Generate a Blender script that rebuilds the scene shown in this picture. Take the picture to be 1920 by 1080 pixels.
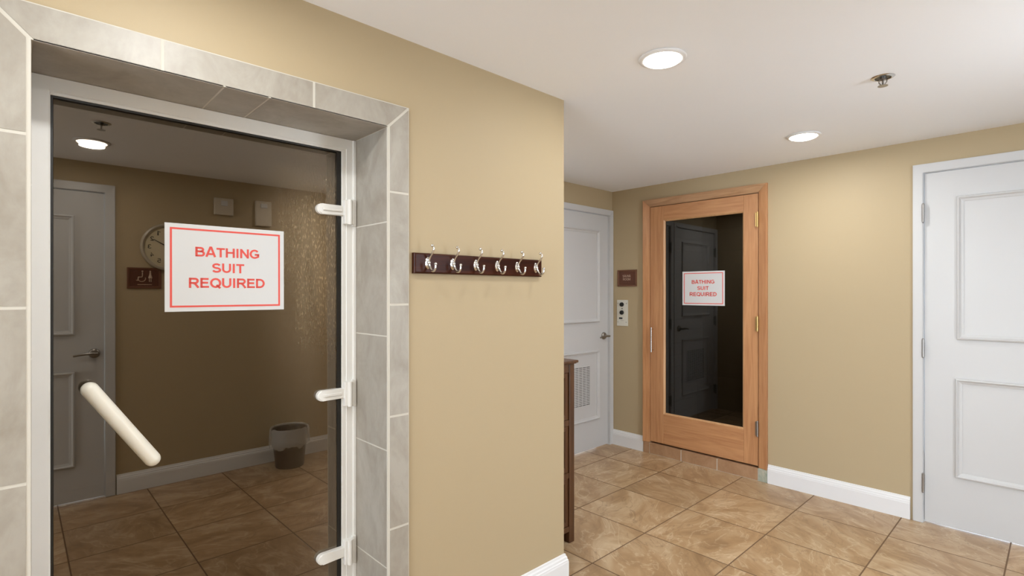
import bpy, bmesh, math, random
from mathutils import Vector, Matrix

for o in list(bpy.data.objects):
    bpy.data.objects.remove(o)
S = bpy.context.scene
COL = S.collection

# ---------------------------------------------------------------- camera
F_PX, HORIZON = 980.0, 548.0
CAM_H, CEIL = 1.36, 2.263
cam_d = bpy.data.cameras.new('camera')
cam = bpy.data.objects.new('camera', cam_d)
COL.objects.link(cam)
cam_d.sensor_width = 36.0
cam_d.lens = 36.0 * F_PX / 1920.0
cam_d.shift_y = (HORIZON - 540.0) / 1920.0
cam_d.clip_start = 0.02
cam.location = (0, 0, CAM_H)
cam.rotation_euler = (math.pi / 2, 0, math.atan2(1035, 980))
S.camera = cam

# ---------------------------------------------------------------- world, exposure, lamp power
W = bpy.data.worlds.new('world'); S.world = W
W.use_nodes = True
W.node_tree.nodes['Background'].inputs[0].default_value = (0.82, 0.935, 1.06, 1)
W.node_tree.nodes['Background'].inputs[1].default_value = 9.3
LAMP_W = 4.1
LAMP_COL = (0.95, 0.97, 0.98)
S.view_settings.view_transform = 'Standard'
S.view_settings.look = 'None'
S.view_settings.exposure = 0.0
S.view_settings.gamma = 1.0
S.view_settings.use_curve_mapping = False

# ---------------------------------------------------------------- room dimensions
XA, XC, XD = -1.618, -2.80, 0.78      # left wall face, alcove wall face, right wall face
YB, YE, YS = 3.895, 1.868, -3.2       # far wall face, end of the left wall, open end of the hall
XF = -1.845                           # face of the steam room door frame

# ---------------------------------------------------------------- materials
def mat(name):
    m = bpy.data.materials.new(name); m.use_nodes = True
    nt = m.node_tree
    return m, nt, nt.nodes['Principled BSDF']

def N(nt, kind, **kw):
    n = nt.nodes.new(kind)
    for k, v in kw.items():
        setattr(n, k, v)
    return n

def plain(name, col, rough=0.5, metal=0.0, spec=0.5, bump=0.0, bscale=200, vary=0.0, vscale=4):
    m, nt, b = mat(name)
    b.inputs['Base Color'].default_value = (*col, 1)
    b.inputs['Roughness'].default_value = rough
    b.inputs['Metallic'].default_value = metal
    b.inputs['Specular IOR Level'].default_value = spec
    tc = N(nt, 'ShaderNodeTexCoord')
    if bump:
        nz = N(nt, 'ShaderNodeTexNoise'); nz.inputs['Scale'].default_value = bscale
        nz.inputs['Detail'].default_value = 3
        bp = N(nt, 'ShaderNodeBump'); bp.inputs['Strength'].default_value = bump
        bp.inputs['Distance'].default_value = 0.002
        nt.links.new(tc.outputs['Object'], nz.inputs['Vector'])
        nt.links.new(nz.outputs['Fac'], bp.inputs['Height'])
        nt.links.new(bp.outputs['Normal'], b.inputs['Normal'])
    if vary:
        nz = N(nt, 'ShaderNodeTexNoise'); nz.inputs['Scale'].default_value = vscale
        nz.inputs['Detail'].default_value = 4
        r = N(nt, 'ShaderNodeMapRange')
        r.inputs['To Min'].default_value = 1 - vary; r.inputs['To Max'].default_value = 1 + vary
        mx = N(nt, 'ShaderNodeVectorMath', operation='SCALE')
        mx.inputs[0].default_value = col
        nt.links.new(tc.outputs['Object'], nz.inputs['Vector'])
        nt.links.new(nz.outputs['Fac'], r.inputs['Value'])
        nt.links.new(r.outputs['Result'], mx.inputs['Scale'])
        nt.links.new(mx.outputs[0], b.inputs['Base Color'])
    return m

M_WALL = plain('tan wall paint', (0.445, 0.352, 0.218), 0.55, spec=0.3, bump=0.08, bscale=350, vary=0.02, vscale=1.5)
M_CEIL = plain('white ceiling paint', (0.88, 0.895, 0.92), 0.8, spec=0.2, bump=0.05, bscale=300)
M_WHITE = plain('white satin paint', (0.76, 0.76, 0.765), 0.35, spec=0.45)
M_DOOR = plain('white door paint', (0.575, 0.575, 0.575), 0.35, spec=0.45)
M_PVC = plain('white plastic frame', (0.80, 0.79, 0.755), 0.3, vary=0.04, vscale=12)
M_HANDLE = plain('ivory plastic', (0.83, 0.80, 0.70), 0.28)
M_SEAL = plain('black rubber seal', (0.012, 0.011, 0.010), 0.35)
M_GROUT = plain('pale grout', (0.58, 0.55, 0.48), 0.8)
M_NICKEL = plain('brushed nickel', (0.36, 0.345, 0.325), 0.32, metal=1.0)
M_CHROME = plain('polished chrome', (0.66, 0.65, 0.63), 0.14, metal=1.0)
M_BRASS = plain('aged brass', (0.62, 0.44, 0.18), 0.32, metal=1.0)
M_IRON = plain('black iron', (0.012, 0.011, 0.010), 0.45, metal=0.3)
M_BLACK = plain('black plastic', (0.010, 0.010, 0.010), 0.35)
M_PAPER = plain('white sign card', (0.63, 0.635, 0.635), 0.45)
M_RED = plain('red print', (0.72, 0.085, 0.065), 0.5)
M_PLATE = plain('off white metal plate', (0.68, 0.66, 0.58), 0.35)
M_PLAQUE = plain('dark brown plaque', (0.105, 0.034, 0.016), 0.4)
M_PLAQUE_RIM = plain('brown plaque frame', (0.15, 0.06, 0.030), 0.35)
M_PRINT = plain('pale print', (0.55, 0.40, 0.30), 0.5)
M_DARKTEXT = plain('black print', (0.02, 0.02, 0.02), 0.5)
M_CREAM = plain('clock face card', (0.60, 0.52, 0.35), 0.5)
M_SILVER = plain('pale plastic rim', (0.42, 0.36, 0.27), 0.35)
M_BIN = plain('dark brown bin plastic', (0.050, 0.028, 0.018), 0.4)
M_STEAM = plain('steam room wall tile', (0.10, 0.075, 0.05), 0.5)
M_CLEAT = plain('metal door edge', (0.30, 0.33, 0.30), 0.35, metal=0.7)

# emissive lens
M_LENS, nt, b = mat('lamp lens')
b.inputs['Base Color'].default_value = (0.9, 0.9, 0.88, 1)
b.inputs['Emission Color'].default_value = (1.0, 0.93, 0.84, 1)
b.inputs['Emission Strength'].default_value = 14.0

# stone-look wall tile
def stone(name, c1, c2):
    m, nt, b = mat(name)
    tc = N(nt, 'ShaderNodeTexCoord')
    n1 = N(nt, 'ShaderNodeTexNoise'); n1.inputs['Scale'].default_value = 5; n1.inputs['Detail'].default_value = 6
    n1.inputs['Roughness'].default_value = 0.62; n1.inputs['Distortion'].default_value = 1.2
    n2 = N(nt, 'ShaderNodeTexNoise'); n2.inputs['Scale'].default_value = 45; n2.inputs['Detail'].default_value = 4
    mp = N(nt, 'ShaderNodeMapping'); mp.inputs['Scale'].default_value = (1.3, 1.3, 0.8)
    ad = N(nt, 'ShaderNodeMath', operation='MULTIPLY_ADD'); ad.inputs[1].default_value = 0.25
    cr = N(nt, 'ShaderNodeValToRGB')
    cr.color_ramp.elements[0].position = 0.42; cr.color_ramp.elements[0].color = (*c1, 1)
    cr.color_ramp.elements[1].position = 0.78; cr.color_ramp.elements[1].color = (*c2, 1)
    bp = N(nt, 'ShaderNodeBump'); bp.inputs['Strength'].default_value = 0.15; bp.inputs['Distance'].default_value = 0.002
    L = nt.links.new
    L(tc.outputs['Object'], mp.inputs['Vector']); L(mp.outputs[0], n1.inputs['Vector']); L(mp.outputs[0], n2.inputs['Vector'])
    L(n2.outputs['Fac'], ad.inputs[0]); L(n1.outputs['Fac'], ad.inputs[2]); L(ad.outputs[0], cr.inputs['Fac'])
    L(cr.outputs['Color'], b.inputs['Base Color'])
    L(n2.outputs['Fac'], bp.inputs['Height']); L(bp.outputs['Normal'], b.inputs['Normal'])
    b.inputs['Roughness'].default_value = 0.42
    return m
M_STONE = stone('pale stone tile', (0.295, 0.26, 0.212), (0.39, 0.36, 0.308))
M_THRESH = stone('tan stone tile', (0.32, 0.175, 0.09), (0.42, 0.25, 0.14))
M_CORNER = stone('grey green stone', (0.20, 0.27, 0.22), (0.52, 0.48, 0.38))

# wood
def wood(name, c1, c2, axis='Z', rough=0.4, spec=0.5, scale=1.0):
    m, nt, b = mat(name)
    tc = N(nt, 'ShaderNodeTexCoord'); mp = N(nt, 'ShaderNodeMapping')
    s = [14 * scale] * 3; s['XYZ'.index(axis)] = 1.0 * scale
    mp.inputs['Scale'].default_value = s
    n1 = N(nt, 'ShaderNodeTexNoise'); n1.inputs['Scale'].default_value = 1.6; n1.inputs['Detail'].default_value = 5
    n1.inputs['Distortion'].default_value = 1.6
    n2 = N(nt, 'ShaderNodeTexNoise'); n2.inputs['Scale'].default_value = 9; n2.inputs['Detail'].default_value = 3
    ad = N(nt, 'ShaderNodeMath', operation='MULTIPLY_ADD'); ad.inputs[1].default_value = 0.35
    cr = N(nt, 'ShaderNodeValToRGB')
    cr.color_ramp.elements[0].position = 0.5; cr.color_ramp.elements[0].color = (*c1, 1)
    cr.color_ramp.elements[1].position = 0.85; cr.color_ramp.elements[1].color = (*c2, 1)
    L = nt.links.new
    L(tc.outputs['Object'], mp.inputs['Vector']); L(mp.outputs[0], n1.inputs['Vector']); L(mp.outputs[0], n2.inputs['Vector'])
    L(n2.outputs['Fac'], ad.inputs[0]); L(n1.outputs['Fac'], ad.inputs[2]); L(ad.outputs[0], cr.inputs['Fac'])
    L(cr.outputs['Color'], b.inputs['Base Color'])
    b.inputs['Roughness'].default_value = rough
    b.inputs['Specular IOR Level'].default_value = spec
    return m
M_CEDAR_V = wood('cedar vertical grain', (0.42, 0.19, 0.080), (0.54, 0.275, 0.125), 'Z')
M_CEDAR_H = wood('cedar horizontal grain', (0.42, 0.19, 0.080), (0.54, 0.275, 0.125), 'X')
M_HEAD_H = wood('wood head casing', (0.36, 0.19, 0.09), (0.50, 0.30, 0.16), 'X', scale=1.6)  # head casing a little greyer than the cedar
M_CHEST = wood('dark walnut', (0.060, 0.022, 0.007), (0.105, 0.042, 0.014), 'Z', rough=0.38)
M_RACK = wood('dark cherry', (0.026, 0.0055, 0.0018), (0.060, 0.013, 0.0035), 'Y', rough=0.3, spec=0.15)
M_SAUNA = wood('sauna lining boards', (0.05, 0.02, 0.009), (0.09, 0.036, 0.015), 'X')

# floor tiles
def floor_mat():
    m, nt, b = mat('tan porcelain floor tile')
    L = nt.links.new
    tc = N(nt, 'ShaderNodeTexCoord')
    mp = N(nt, 'ShaderNodeMapping'); P = 0.4765
    mp.inputs['Location'].default_value = (1.151 / P, -2.097 / P, 0)
    mp.inputs['Scale'].default_value = (1 / P, 1 / P, 0)
    L(tc.outputs['Object'], mp.inputs['Vector'])
    fl = N(nt, 'ShaderNodeVectorMath', operation='FLOOR'); L(mp.outputs[0], fl.inputs[0])
    fr = N(nt, 'ShaderNodeVectorMath', operation='FRACTION'); L(mp.outputs[0], fr.inputs[0])
    wn = N(nt, 'ShaderNodeTexWhiteNoise', noise_dimensions='3D'); L(fl.outputs[0], wn.inputs['Vector'])
    # grout
    sp = N(nt, 'ShaderNodeSeparateXYZ'); L(fr.outputs[0], sp.inputs[0])
    mins = []
    for ax in ('X', 'Y'):
        inv = N(nt, 'ShaderNodeMath', operation='SUBTRACT'); inv.inputs[0].default_value = 1; L(sp.outputs[ax], inv.inputs[1])
        mn = N(nt, 'ShaderNodeMath', operation='MINIMUM'); L(sp.outputs[ax], mn.inputs[0]); L(inv.outputs[0], mn.inputs[1])
        mins.append(mn)
    mm = N(nt, 'ShaderNodeMath', operation='MINIMUM'); L(mins[0].outputs[0], mm.inputs[0]); L(mins[1].outputs[0], mm.inputs[1])
    gr = N(nt, 'ShaderNodeMapRange'); gr.inputs['From Min'].default_value = 0.0045; gr.inputs['From Max'].default_value = 0.009
    L(mm.outputs[0], gr.inputs['Value'])
    # veins: random shift and turn per tile
    off = N(nt, 'ShaderNodeVectorMath', operation='MULTIPLY_ADD')
    off.inputs[1].default_value = (17, 13, 9); L(wn.outputs['Color'], off.inputs[0]); L(mp.outputs[0], off.inputs[2])
    rot = N(nt, 'ShaderNodeVectorRotate', rotation_type='Z_AXIS'); L(off.outputs[0], rot.inputs['Vector'])
    ra = N(nt, 'ShaderNodeMath', operation='MULTIPLY'); ra.inputs[1].default_value = 2.2; L(wn.outputs['Value'], ra.inputs[0])
    L(ra.outputs[0], rot.inputs['Angle'])
    st = N(nt, 'ShaderNodeMapping'); st.inputs['Scale'].default_value = (1.0, 1.8, 1); L(rot.outputs[0], st.inputs['Vector'])
    n1 = N(nt, 'ShaderNodeTexNoise'); n1.inputs['Scale'].default_value = 1.3; n1.inputs['Detail'].default_value = 9
    n1.inputs['Roughness'].default_value = 0.62; n1.inputs['Distortion'].default_value = 1.6; L(st.outputs[0], n1.inputs['Vector'])
    n2 = N(nt, 'ShaderNodeTexNoise'); n2.inputs['Scale'].default_value = 0.9; n2.inputs['Detail'].default_value = 5
    n2.inputs['Distortion'].default_value = 2.4; L(st.outputs[0], n2.inputs['Vector'])
    cr = N(nt, 'ShaderNodeValToRGB'); e = cr.color_ramp.elements
    e[0].position = 0.30; e[0].color = (0.30, 0.180, 0.088, 1)
    e[1].position = 0.72; e[1].color = (0.58, 0.43, 0.27, 1)
    k = e.new(0.48); k.color = (0.415, 0.265, 0.138, 1)
    L(n1.outputs['Fac'], cr.inputs['Fac'])
    # thin pale and dark veins where the second noise passes 0.5
    def vein(center, width):
        s = N(nt, 'ShaderNodeMath', operation='SUBTRACT'); s.inputs[1].default_value = center; L(n2.outputs['Fac'], s.inputs[0])
        a = N(nt, 'ShaderNodeMath', operation='ABSOLUTE'); L(s.outputs[0], a.inputs[0])
        r = N(nt, 'ShaderNodeMapRange'); r.inputs['From Min'].default_value = 0; r.inputs['From Max'].default_value = width
        r.inputs['To Min'].default_value = 1; r.inputs['To Max'].default_value = 0; L(a.outputs[0], r.inputs['Value'])
        md = N(nt, 'ShaderNodeMath', operation='MULTIPLY'); L(r.outputs[0], md.inputs[0]); L(n1.outputs['Fac'], md.inputs[1])
        return md
    v1, v2 = vein(0.56, 0.02), vein(0.45, 0.012)
    m1 = N(nt, 'ShaderNodeMixRGB'); m1.inputs['Color2'].default_value = (0.66, 0.53, 0.36, 1); L(v1.outputs[0], m1.inputs['Fac']); L(cr.outputs['Color'], m1.inputs['Color1'])
    m2 = N(nt, 'ShaderNodeMixRGB'); m2.inputs['Color2'].default_value = (0.22, 0.13, 0.065, 1); L(v2.outputs[0], m2.inputs['Fac']); L(m1.outputs['Color'], m2.inputs['Color1'])
    # tile to tile tone
    tv = N(nt, 'ShaderNodeMapRange'); tv.inputs['To Min'].default_value = 0.90; tv.inputs['To Max'].default_value = 1.08
    L(wn.outputs['Value'], tv.inputs['Value'])
    sc = N(nt, 'ShaderNodeVectorMath', operation='SCALE'); L(m2.outputs['Color'], sc.inputs[0]); L(tv.outputs[0], sc.inputs['Scale'])
    mg = N(nt, 'ShaderNodeMixRGB'); mg.inputs['Color1'].default_value = (0.15, 0.085, 0.042, 1)
    L(gr.outputs[0], mg.inputs['Fac']); L(sc.outputs[0], mg.inputs['Color2'])
    L(mg.outputs['Color'], b.inputs['Base Color'])
    ro = N(nt, 'ShaderNodeMapRange'); ro.inputs['To Min'].default_value = 0.8; ro.inputs['To Max'].default_value = 0.34; L(gr.outputs[0], ro.inputs['Value'])
    L(ro.outputs[0], b.inputs['Roughness'])
    bh = N(nt, 'ShaderNodeMath', operation='MULTIPLY_ADD'); bh.inputs[1].default_value = 0.12; L(n1.outputs['Fac'], bh.inputs[0]); L(gr.outputs[0], bh.inputs[2])
    bp = N(nt, 'ShaderNodeBump'); bp.inputs['Strength'].default_value = 0.35; bp.inputs['Distance'].default_value = 0.003
    L(bh.outputs[0], bp.inputs['Height']); L(bp.outputs['Normal'], b.inputs['Normal'])
    return m
M_FLOOR = floor_mat()

# tinted glass: a see-through dark tint plus the mirror reflection of its front face
def glass_mat(name, tint, ior, refl, drops=False):
    m = bpy.data.materials.new(name); m.use_nodes = True
    nt = m.node_tree; L = nt.links.new
    nt.nodes.remove(nt.nodes['Principled BSDF'])
    out = nt.nodes['Material Output']
    tr = N(nt, 'ShaderNodeBsdfTransparent'); tr.inputs['Color'].default_value = (*tint, 1)
    gl = N(nt, 'ShaderNodeBsdfGlossy'); gl.inputs['Color'].default_value = (*refl, 1); gl.inputs['Roughness'].default_value = 0.012
    fz = N(nt, 'ShaderNodeFresnel'); fz.inputs['IOR'].default_value = ior
    geo = N(nt, 'ShaderNodeNewGeometry')
    inv = N(nt, 'ShaderNodeMath', operation='SUBTRACT'); inv.inputs[0].default_value = 1; L(geo.outputs['Backfacing'], inv.inputs[1])
    fm = N(nt, 'ShaderNodeMath', operation='MULTIPLY'); L(fz.outputs[0], fm.inputs[0]); L(inv.outputs[0], fm.inputs[1])
    mx = N(nt, 'ShaderNodeMixShader'); L(fm.outputs[0], mx.inputs['Fac']); L(tr.outputs[0], mx.inputs[1]); L(gl.outputs[0], mx.inputs[2])
    if not drops:
        L(mx.outputs[0], out.inputs['Surface'])
        return m
    # condensation: running droplets towards the hinge side, golden light glow put into their colour
    tc = N(nt, 'ShaderNodeTexCoord'); sp = N(nt, 'ShaderNodeSeparateXYZ'); L(tc.outputs['Object'], sp.inputs[0])
    ry = N(nt, 'ShaderNodeMapRange', interpolation_type='SMOOTHSTEP'); ry.inputs['From Min'].default_value = 0.06; ry.inputs['From Max'].default_value = 0.40
    L(sp.outputs['Y'], ry.inputs['Value'])
    rz = N(nt, 'ShaderNodeMapRange', interpolation_type='SMOOTHSTEP'); rz.inputs['From Min'].default_value = 0.95; rz.inputs['From Max'].default_value = 1.45
    L(sp.outputs['Z'], rz.inputs['Value'])
    rt = N(nt, 'ShaderNodeMapRange', interpolation_type='SMOOTHSTEP'); rt.inputs['From Min'].default_value = 1.84; rt.inputs['From Max'].default_value = 1.58
    L(sp.outputs['Z'], rt.inputs['Value'])
    rr = N(nt, 'ShaderNodeMath', operation='MULTIPLY'); L(rz.outputs[0], rr.inputs[0]); L(rt.outputs[0], rr.inputs[1])
    mp = N(nt, 'ShaderNodeMapping'); mp.inputs['Scale'].default_value = (1, 210, 62); L(tc.outputs['Object'], mp.inputs['Vector'])
    vn = N(nt, 'ShaderNodeTexNoise'); vn.inputs['Scale'].default_value = 1.0; vn.inputs['Detail'].default_value = 3; L(mp.outputs[0], vn.inputs['Vector'])
    mp2 = N(nt, 'ShaderNodeMapping'); mp2.inputs['Scale'].default_value = (1, 26, 3); L(tc.outputs['Object'], mp2.inputs['Vector'])
    vs = N(nt, 'ShaderNodeTexNoise'); vs.inputs['Scale'].default_value = 1.0; vs.inputs['Detail'].default_value = 4; L(mp2.outputs[0], vs.inputs['Vector'])
    a1 = N(nt, 'ShaderNodeMath', operation='MULTIPLY'); L(ry.outputs[0], a1.inputs[0]); L(rr.outputs[0], a1.inputs[1])
    a2 = N(nt, 'ShaderNodeMath', operation='MULTIPLY'); L(a1.outputs[0], a2.inputs[0]); L(vs.outputs['Fac'], a2.inputs[1])
    mist0 = N(nt, 'ShaderNodeMath', operation='MULTIPLY'); mist0.inputs[1].default_value = 0.09; L(ry.outputs[0], mist0.inputs[0])
    bp = N(nt, 'ShaderNodeBump'); bp.inputs['Strength'].default_value = 1.0; bp.inputs['Distance'].default_value = 0.004; L(vn.outputs['Fac'], bp.inputs['Height'])
    g2 = N(nt, 'ShaderNodeBsdfGlossy'); g2.inputs['Color'].default_value = (0.85, 0.66, 0.42, 1); g2.inputs['Roughness'].default_value = 0.30
    L(bp.outputs['Normal'], g2.inputs['Normal'])
    df = N(nt, 'ShaderNodeBsdfDiffuse'); df.inputs['Color'].default_value = (0.42, 0.29, 0.17, 1); L(bp.outputs['Normal'], df.inputs['Normal'])
    wet = N(nt, 'ShaderNodeMixShader'); wet.inputs['Fac'].default_value = 0.5; L(df.outputs[0], wet.inputs[1]); L(g2.outputs[0], wet.inputs[2])
    # beads: high contrast small drops, over a faint even mist
    bead = N(nt, 'ShaderNodeMapRange', interpolation_type='SMOOTHSTEP'); bead.inputs['From Min'].default_value = 0.52; bead.inputs['From Max'].default_value = 0.66
    L(vn.outputs['Fac'], bead.inputs['Value'])
    bd = N(nt, 'ShaderNodeMath', operation='MULTIPLY_ADD'); bd.inputs[1].default_value = 0.30; bd.inputs[2].default_value = 0.20; L(bead.outputs[0], bd.inputs[0])
    f2 = N(nt, 'ShaderNodeMath', operation='MULTIPLY'); L(a2.outputs[0], f2.inputs[0]); L(bd.outputs[0], f2.inputs[1])
    mist = N(nt, 'ShaderNodeMath', operation='MULTIPLY_ADD'); mist.inputs[1].default_value = 1.6; L(f2.outputs[0], mist.inputs[0]); L(mist0.outputs[0], mist.inputs[2])
    f3 = N(nt, 'ShaderNodeMath', operation='MULTIPLY', use_clamp=True); L(mist.outputs[0], f3.inputs[0]); L(inv.outputs[0], f3.inputs[1])
    m2 = N(nt, 'ShaderNodeMixShader'); L(f3.outputs[0], m2.inputs['Fac']); L(mx.outputs[0], m2.inputs[1]); L(wet.outputs[0], m2.inputs[2])
    L(m2.outputs[0], out.inputs['Surface'])
    return m
M_GLASS_STEAM = glass_mat('bronze tinted glass', (0.16, 0.12, 0.085), 2.42, (1.0, 0.88, 0.74), True)
M_GLASS_SAUNA = glass_mat('smoked glass', (0.22, 0.18, 0.15), 1.68, (1, 0.96, 0.90))
M_GLASS_CLEAR = glass_mat('clear clock glass', (0.95, 0.95, 0.95), 1.45, (1, 1, 1))

def liner_mat():
    m = bpy.data.materials.new('clear bin bag'); m.use_nodes = True
    nt = m.node_tree; b = nt.nodes['Principled BSDF']; out = nt.nodes['Material Output']
    b.inputs['Base Color'].default_value = (0.75, 0.75, 0.73, 1); b.inputs['Roughness'].default_value = 0.25
    tr = N(nt, 'ShaderNodeBsdfTransparent'); mx = N(nt, 'ShaderNodeMixShader'); mx.inputs['Fac'].default_value = 0.34
    nt.links.new(tr.outputs[0], mx.inputs[1]); nt.links.new(b.outputs[0], mx.inputs[2]); nt.links.new(mx.outputs[0], out.inputs['Surface'])
    return m
M_LINER = liner_mat()

# ---------------------------------------------------------------- mesh helpers
def box(bm, x0, x1, y0, y1, z0, z1, mi=0):
    x0, x1 = sorted((x0, x1)); y0, y1 = sorted((y0, y1)); z0, z1 = sorted((z0, z1))
    v = [bm.verts.new(p) for p in ((x0,y0,z0),(x1,y0,z0),(x1,y1,z0),(x0,y1,z0),(x0,y0,z1),(x1,y0,z1),(x1,y1,z1),(x0,y1,z1))]
    fs = [bm.faces.new([v[i] for i in q]) for q in ((0,3,2,1),(4,5,6,7),(0,1,5,4),(1,2,6,5),(2,3,7,6),(3,0,4,7))]
    for f in fs: f.material_index = mi
    return v, fs

def bbox(bm, x0, x1, y0, y1, z0, z1, r=0.002, seg=2, mi=0):
    v, fs = box(bm, x0, x1, y0, y1, z0, z1, mi)
    es = list({e for f in fs for e in f.edges})
    res = bmesh.ops.bevel(bm, geom=es, offset=r, segments=seg, affect='EDGES', profile=0.5)
    for f in res['faces']: f.material_index = mi

# surfaces of the walls: (u, v, h) with v up and h out of the wall
def on_left(u, v, h): return Vector((XA + h, u, v))
def on_alcove(u, v, h): return Vector((XC + h, u, v))
def on_far(u, v, h): return Vector((u, YB - h, v))
def on_right(u, v, h): return Vector((XD - h, u, v))

def pbox(bm, pl, u0, u1, v0, v1, h0, h1, r=0.0, mi=0):
    a, b_ = pl(u0, v0, h0), pl(u1, v1, h1)
    if r: bbox(bm, a.x, b_.x, a.y, b_.y, a.z, b_.z, r, 2, mi)
    else: box(bm, a.x, b_.x, a.y, b_.y, a.z, b_.z, mi)

def sweep(bm, path, profile, closed, to3d, smooth=False, mi=0):
    """mitred moulding: path in plane (u,v); profile (offset to the left of travel, height)"""
    n = len(path); rings = []
    for i, p in enumerate(path):
        p = Vector(p)
        prv = Vector(path[(i - 1) % n]) if (closed or i > 0) else None
        nxt = Vector(path[(i + 1) % n]) if (closed or i < n - 1) else None
        d1 = (p - prv).normalized() if prv is not None else None
        d2 = (nxt - p).normalized() if nxt is not None else None
        if d1 is None: d1 = d2
        if d2 is None: d2 = d1
        n1 = Vector((-d1.y, d1.x)); n2 = Vector((-d2.y, d2.x))
        m = (n1 + n2); m = m / max(1e-6, m.dot(n1))
        rings.append([bm.verts.new(to3d(p.x + m.x * o, p.y + m.y * o, h)) for o, h in profile])
    k = len(profile)
    for i in range(n if closed else n - 1):
        a, b_ = rings[i], rings[(i + 1) % n]
        for j in range(k - 1):
            f = bm.faces.new((a[j], a[j + 1], b_[j + 1], b_[j])); f.smooth = smooth; f.material_index = mi
        f = bm.faces.new((a[k - 1], a[0], b_[0], b_[k - 1])); f.material_index = mi
    if not closed:
        bm.faces.new(rings[0]).material_index = mi
        bm.faces.new(list(reversed(rings[-1]))).material_index = mi

def tube(bm, pts, rad, seg=12, caps=True, smooth=True):
    pts = [Vector(p) for p in pts]
    if not hasattr(rad, '__len__'): rad = [rad] * len(pts)
    rings = []
    t0 = (pts[1] - pts[0]).normalized()
    ref = Vector((0, 0, 1)) if abs(t0.z) < 0.9 else Vector((1, 0, 0))
    a = t0.cross(ref).normalized()
    for i, p in enumerate(pts):
        t = ((pts[min(i + 1, len(pts) - 1)] - p).normalized() + (p - pts[max(i - 1, 0)]).normalized())
        t = t.normalized() if t.length > 1e-9 else t0
        a = (a - t * a.dot(t)).normalized(); b_ = t.cross(a)
        rings.append([bm.verts.new(p + (a * math.cos(q) + b_ * math.sin(q)) * rad[i]) for q in [2 * math.pi * j / seg for j in range(seg)]])
    for r0, r1 in zip(rings, rings[1:]):
        for j in range(seg):
            f = bm.faces.new((r0[j], r0[(j + 1) % seg], r1[(j + 1) % seg], r1[j])); f.smooth = smooth
    if caps:
        bm.faces.new(list(reversed(rings[0]))); bm.faces.new(rings[-1])

def smooth_path(pts, n=8):
    pts = [Vector(p) for p in pts]; P = [pts[0]] + pts + [pts[-1]]; out = []
    for i in range(1, len(P) - 2):
        for k in range(n):
            t = k / n; a, b_, c, d = P[i - 1], P[i], P[i + 1], P[i + 2]
            out.append(0.5 * ((2 * b_) + (c - a) * t + (2 * a - 5 * b_ + 4 * c - d) * t * t + (3 * b_ - a - 3 * c + d) * t ** 3))
    out.append(pts[-1]); return out

def capsule(bm, p0, p1, r, seg=24):
    p0, p1 = Vector(p0), Vector(p1); d = (p1 - p0).normalized(); pts, rad = [], []
    K = 8
    for i in range(K + 1):
        a = math.pi / 2 * i / K; pts.append(p0 - d * r * math.cos(a)); rad.append(max(r * math.sin(a), 1e-4))
    for i in range(K + 1):
        a = math.pi / 2 * i / K; pts.append(p1 + d * r * math.sin(a)); rad.append(max(r * math.cos(a), 1e-4))
    tube(bm, pts, rad, seg)

def lathe(bm, prof, center, axis='Z', seg=32, smooth=True, mi=0):
    """prof: list of (radius, distance along axis)"""
    c = Vector(center)
    ax = {'Z': (Vector((1,0,0)), Vector((0,1,0)), Vector((0,0,1))),
          'X': (Vector((0,1,0)), Vector((0,0,1)), Vector((1,0,0))),
          '-X': (Vector((0,1,0)), Vector((0,0,1)), Vector((-1,0,0))),
          '-Y': (Vector((1,0,0)), Vector((0,0,1)), Vector((0,-1,0)))}[axis]
    rings = []
    for r, z in prof:
        if r < 1e-6: rings.append([bm.verts.new(c + ax[2] * z)])
        else: rings.append([bm.verts.new(c + (ax[0] * math.cos(q) + ax[1] * math.sin(q)) * r + ax[2] * z) for q in [2 * math.pi * j / seg for j in range(seg)]])
    for a, b_ in zip(rings, rings[1:]):
        for j in range(seg):
            k = (j + 1) % seg
            if len(a) == 1 and len(b_) == 1: continue
            if len(a) == 1: f = bm.faces.new((a[0], b_[k], b_[j]))
            elif len(b_) == 1: f = bm.faces.new((a[j], a[k], b_[0]))
            else: f = bm.faces.new((a[j], a[k], b_[k], b_[j]))
            f.smooth = smooth; f.material_index = mi

def ball(bm, c, r, seg=16):
    lathe(bm, [(r * math.sin(math.pi * i / 10), -r * math.cos(math.pi * i / 10)) for i in range(11)], c, 'Z', seg)

def sharpen(bm, ang=0.7):
    for e in bm.edges:
        if len(e.link_faces) == 2 and e.calc_face_angle(0) > ang: e.smooth = False

def finish(name, bm, mats, parent=None, loc=None):
    """one mesh object; vertices were made in world space, the object sits at loc or at its parent"""
    base = Vector(parent['_o']) if parent is not None else Vector(loc if loc is not None else (0, 0, 0))
    bmesh.ops.recalc_face_normals(bm, faces=bm.faces[:])
    sharpen(bm)
    for v in bm.verts: v.co -= base
    me = bpy.data.meshes.new(name); bm.to_mesh(me); bm.free()
    for m in (mats if isinstance(mats, (list, tuple)) else [mats]): me.materials.append(m)
    o = bpy.data.objects.new(name, me); COL.objects.link(o)
    if parent is not None: o.parent = parent; o['_o'] = list(base)
    else: o.location = base; o['_o'] = list(base)
    return o

def empty(name, loc):
    o = bpy.data.objects.new(name, None); COL.objects.link(o)
    o.location = loc; o['_o'] = list(loc); o.empty_display_size = 0.05
    return o

def tag(o, label, cat, group=None, structure=False):
    o['label'] = label; o['category'] = cat
    if group: o['group'] = group
    if structure: o['kind'] = 'structure'
    return o

def arc2(cx, cy, rx, ry, a0, a1, n=12):
    return [(cx + rx * math.cos(math.radians(a0 + (a1 - a0) * i / n)), cy + ry * math.sin(math.radians(a0 + (a1 - a0) * i / n))) for i in range(n + 1)]
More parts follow.
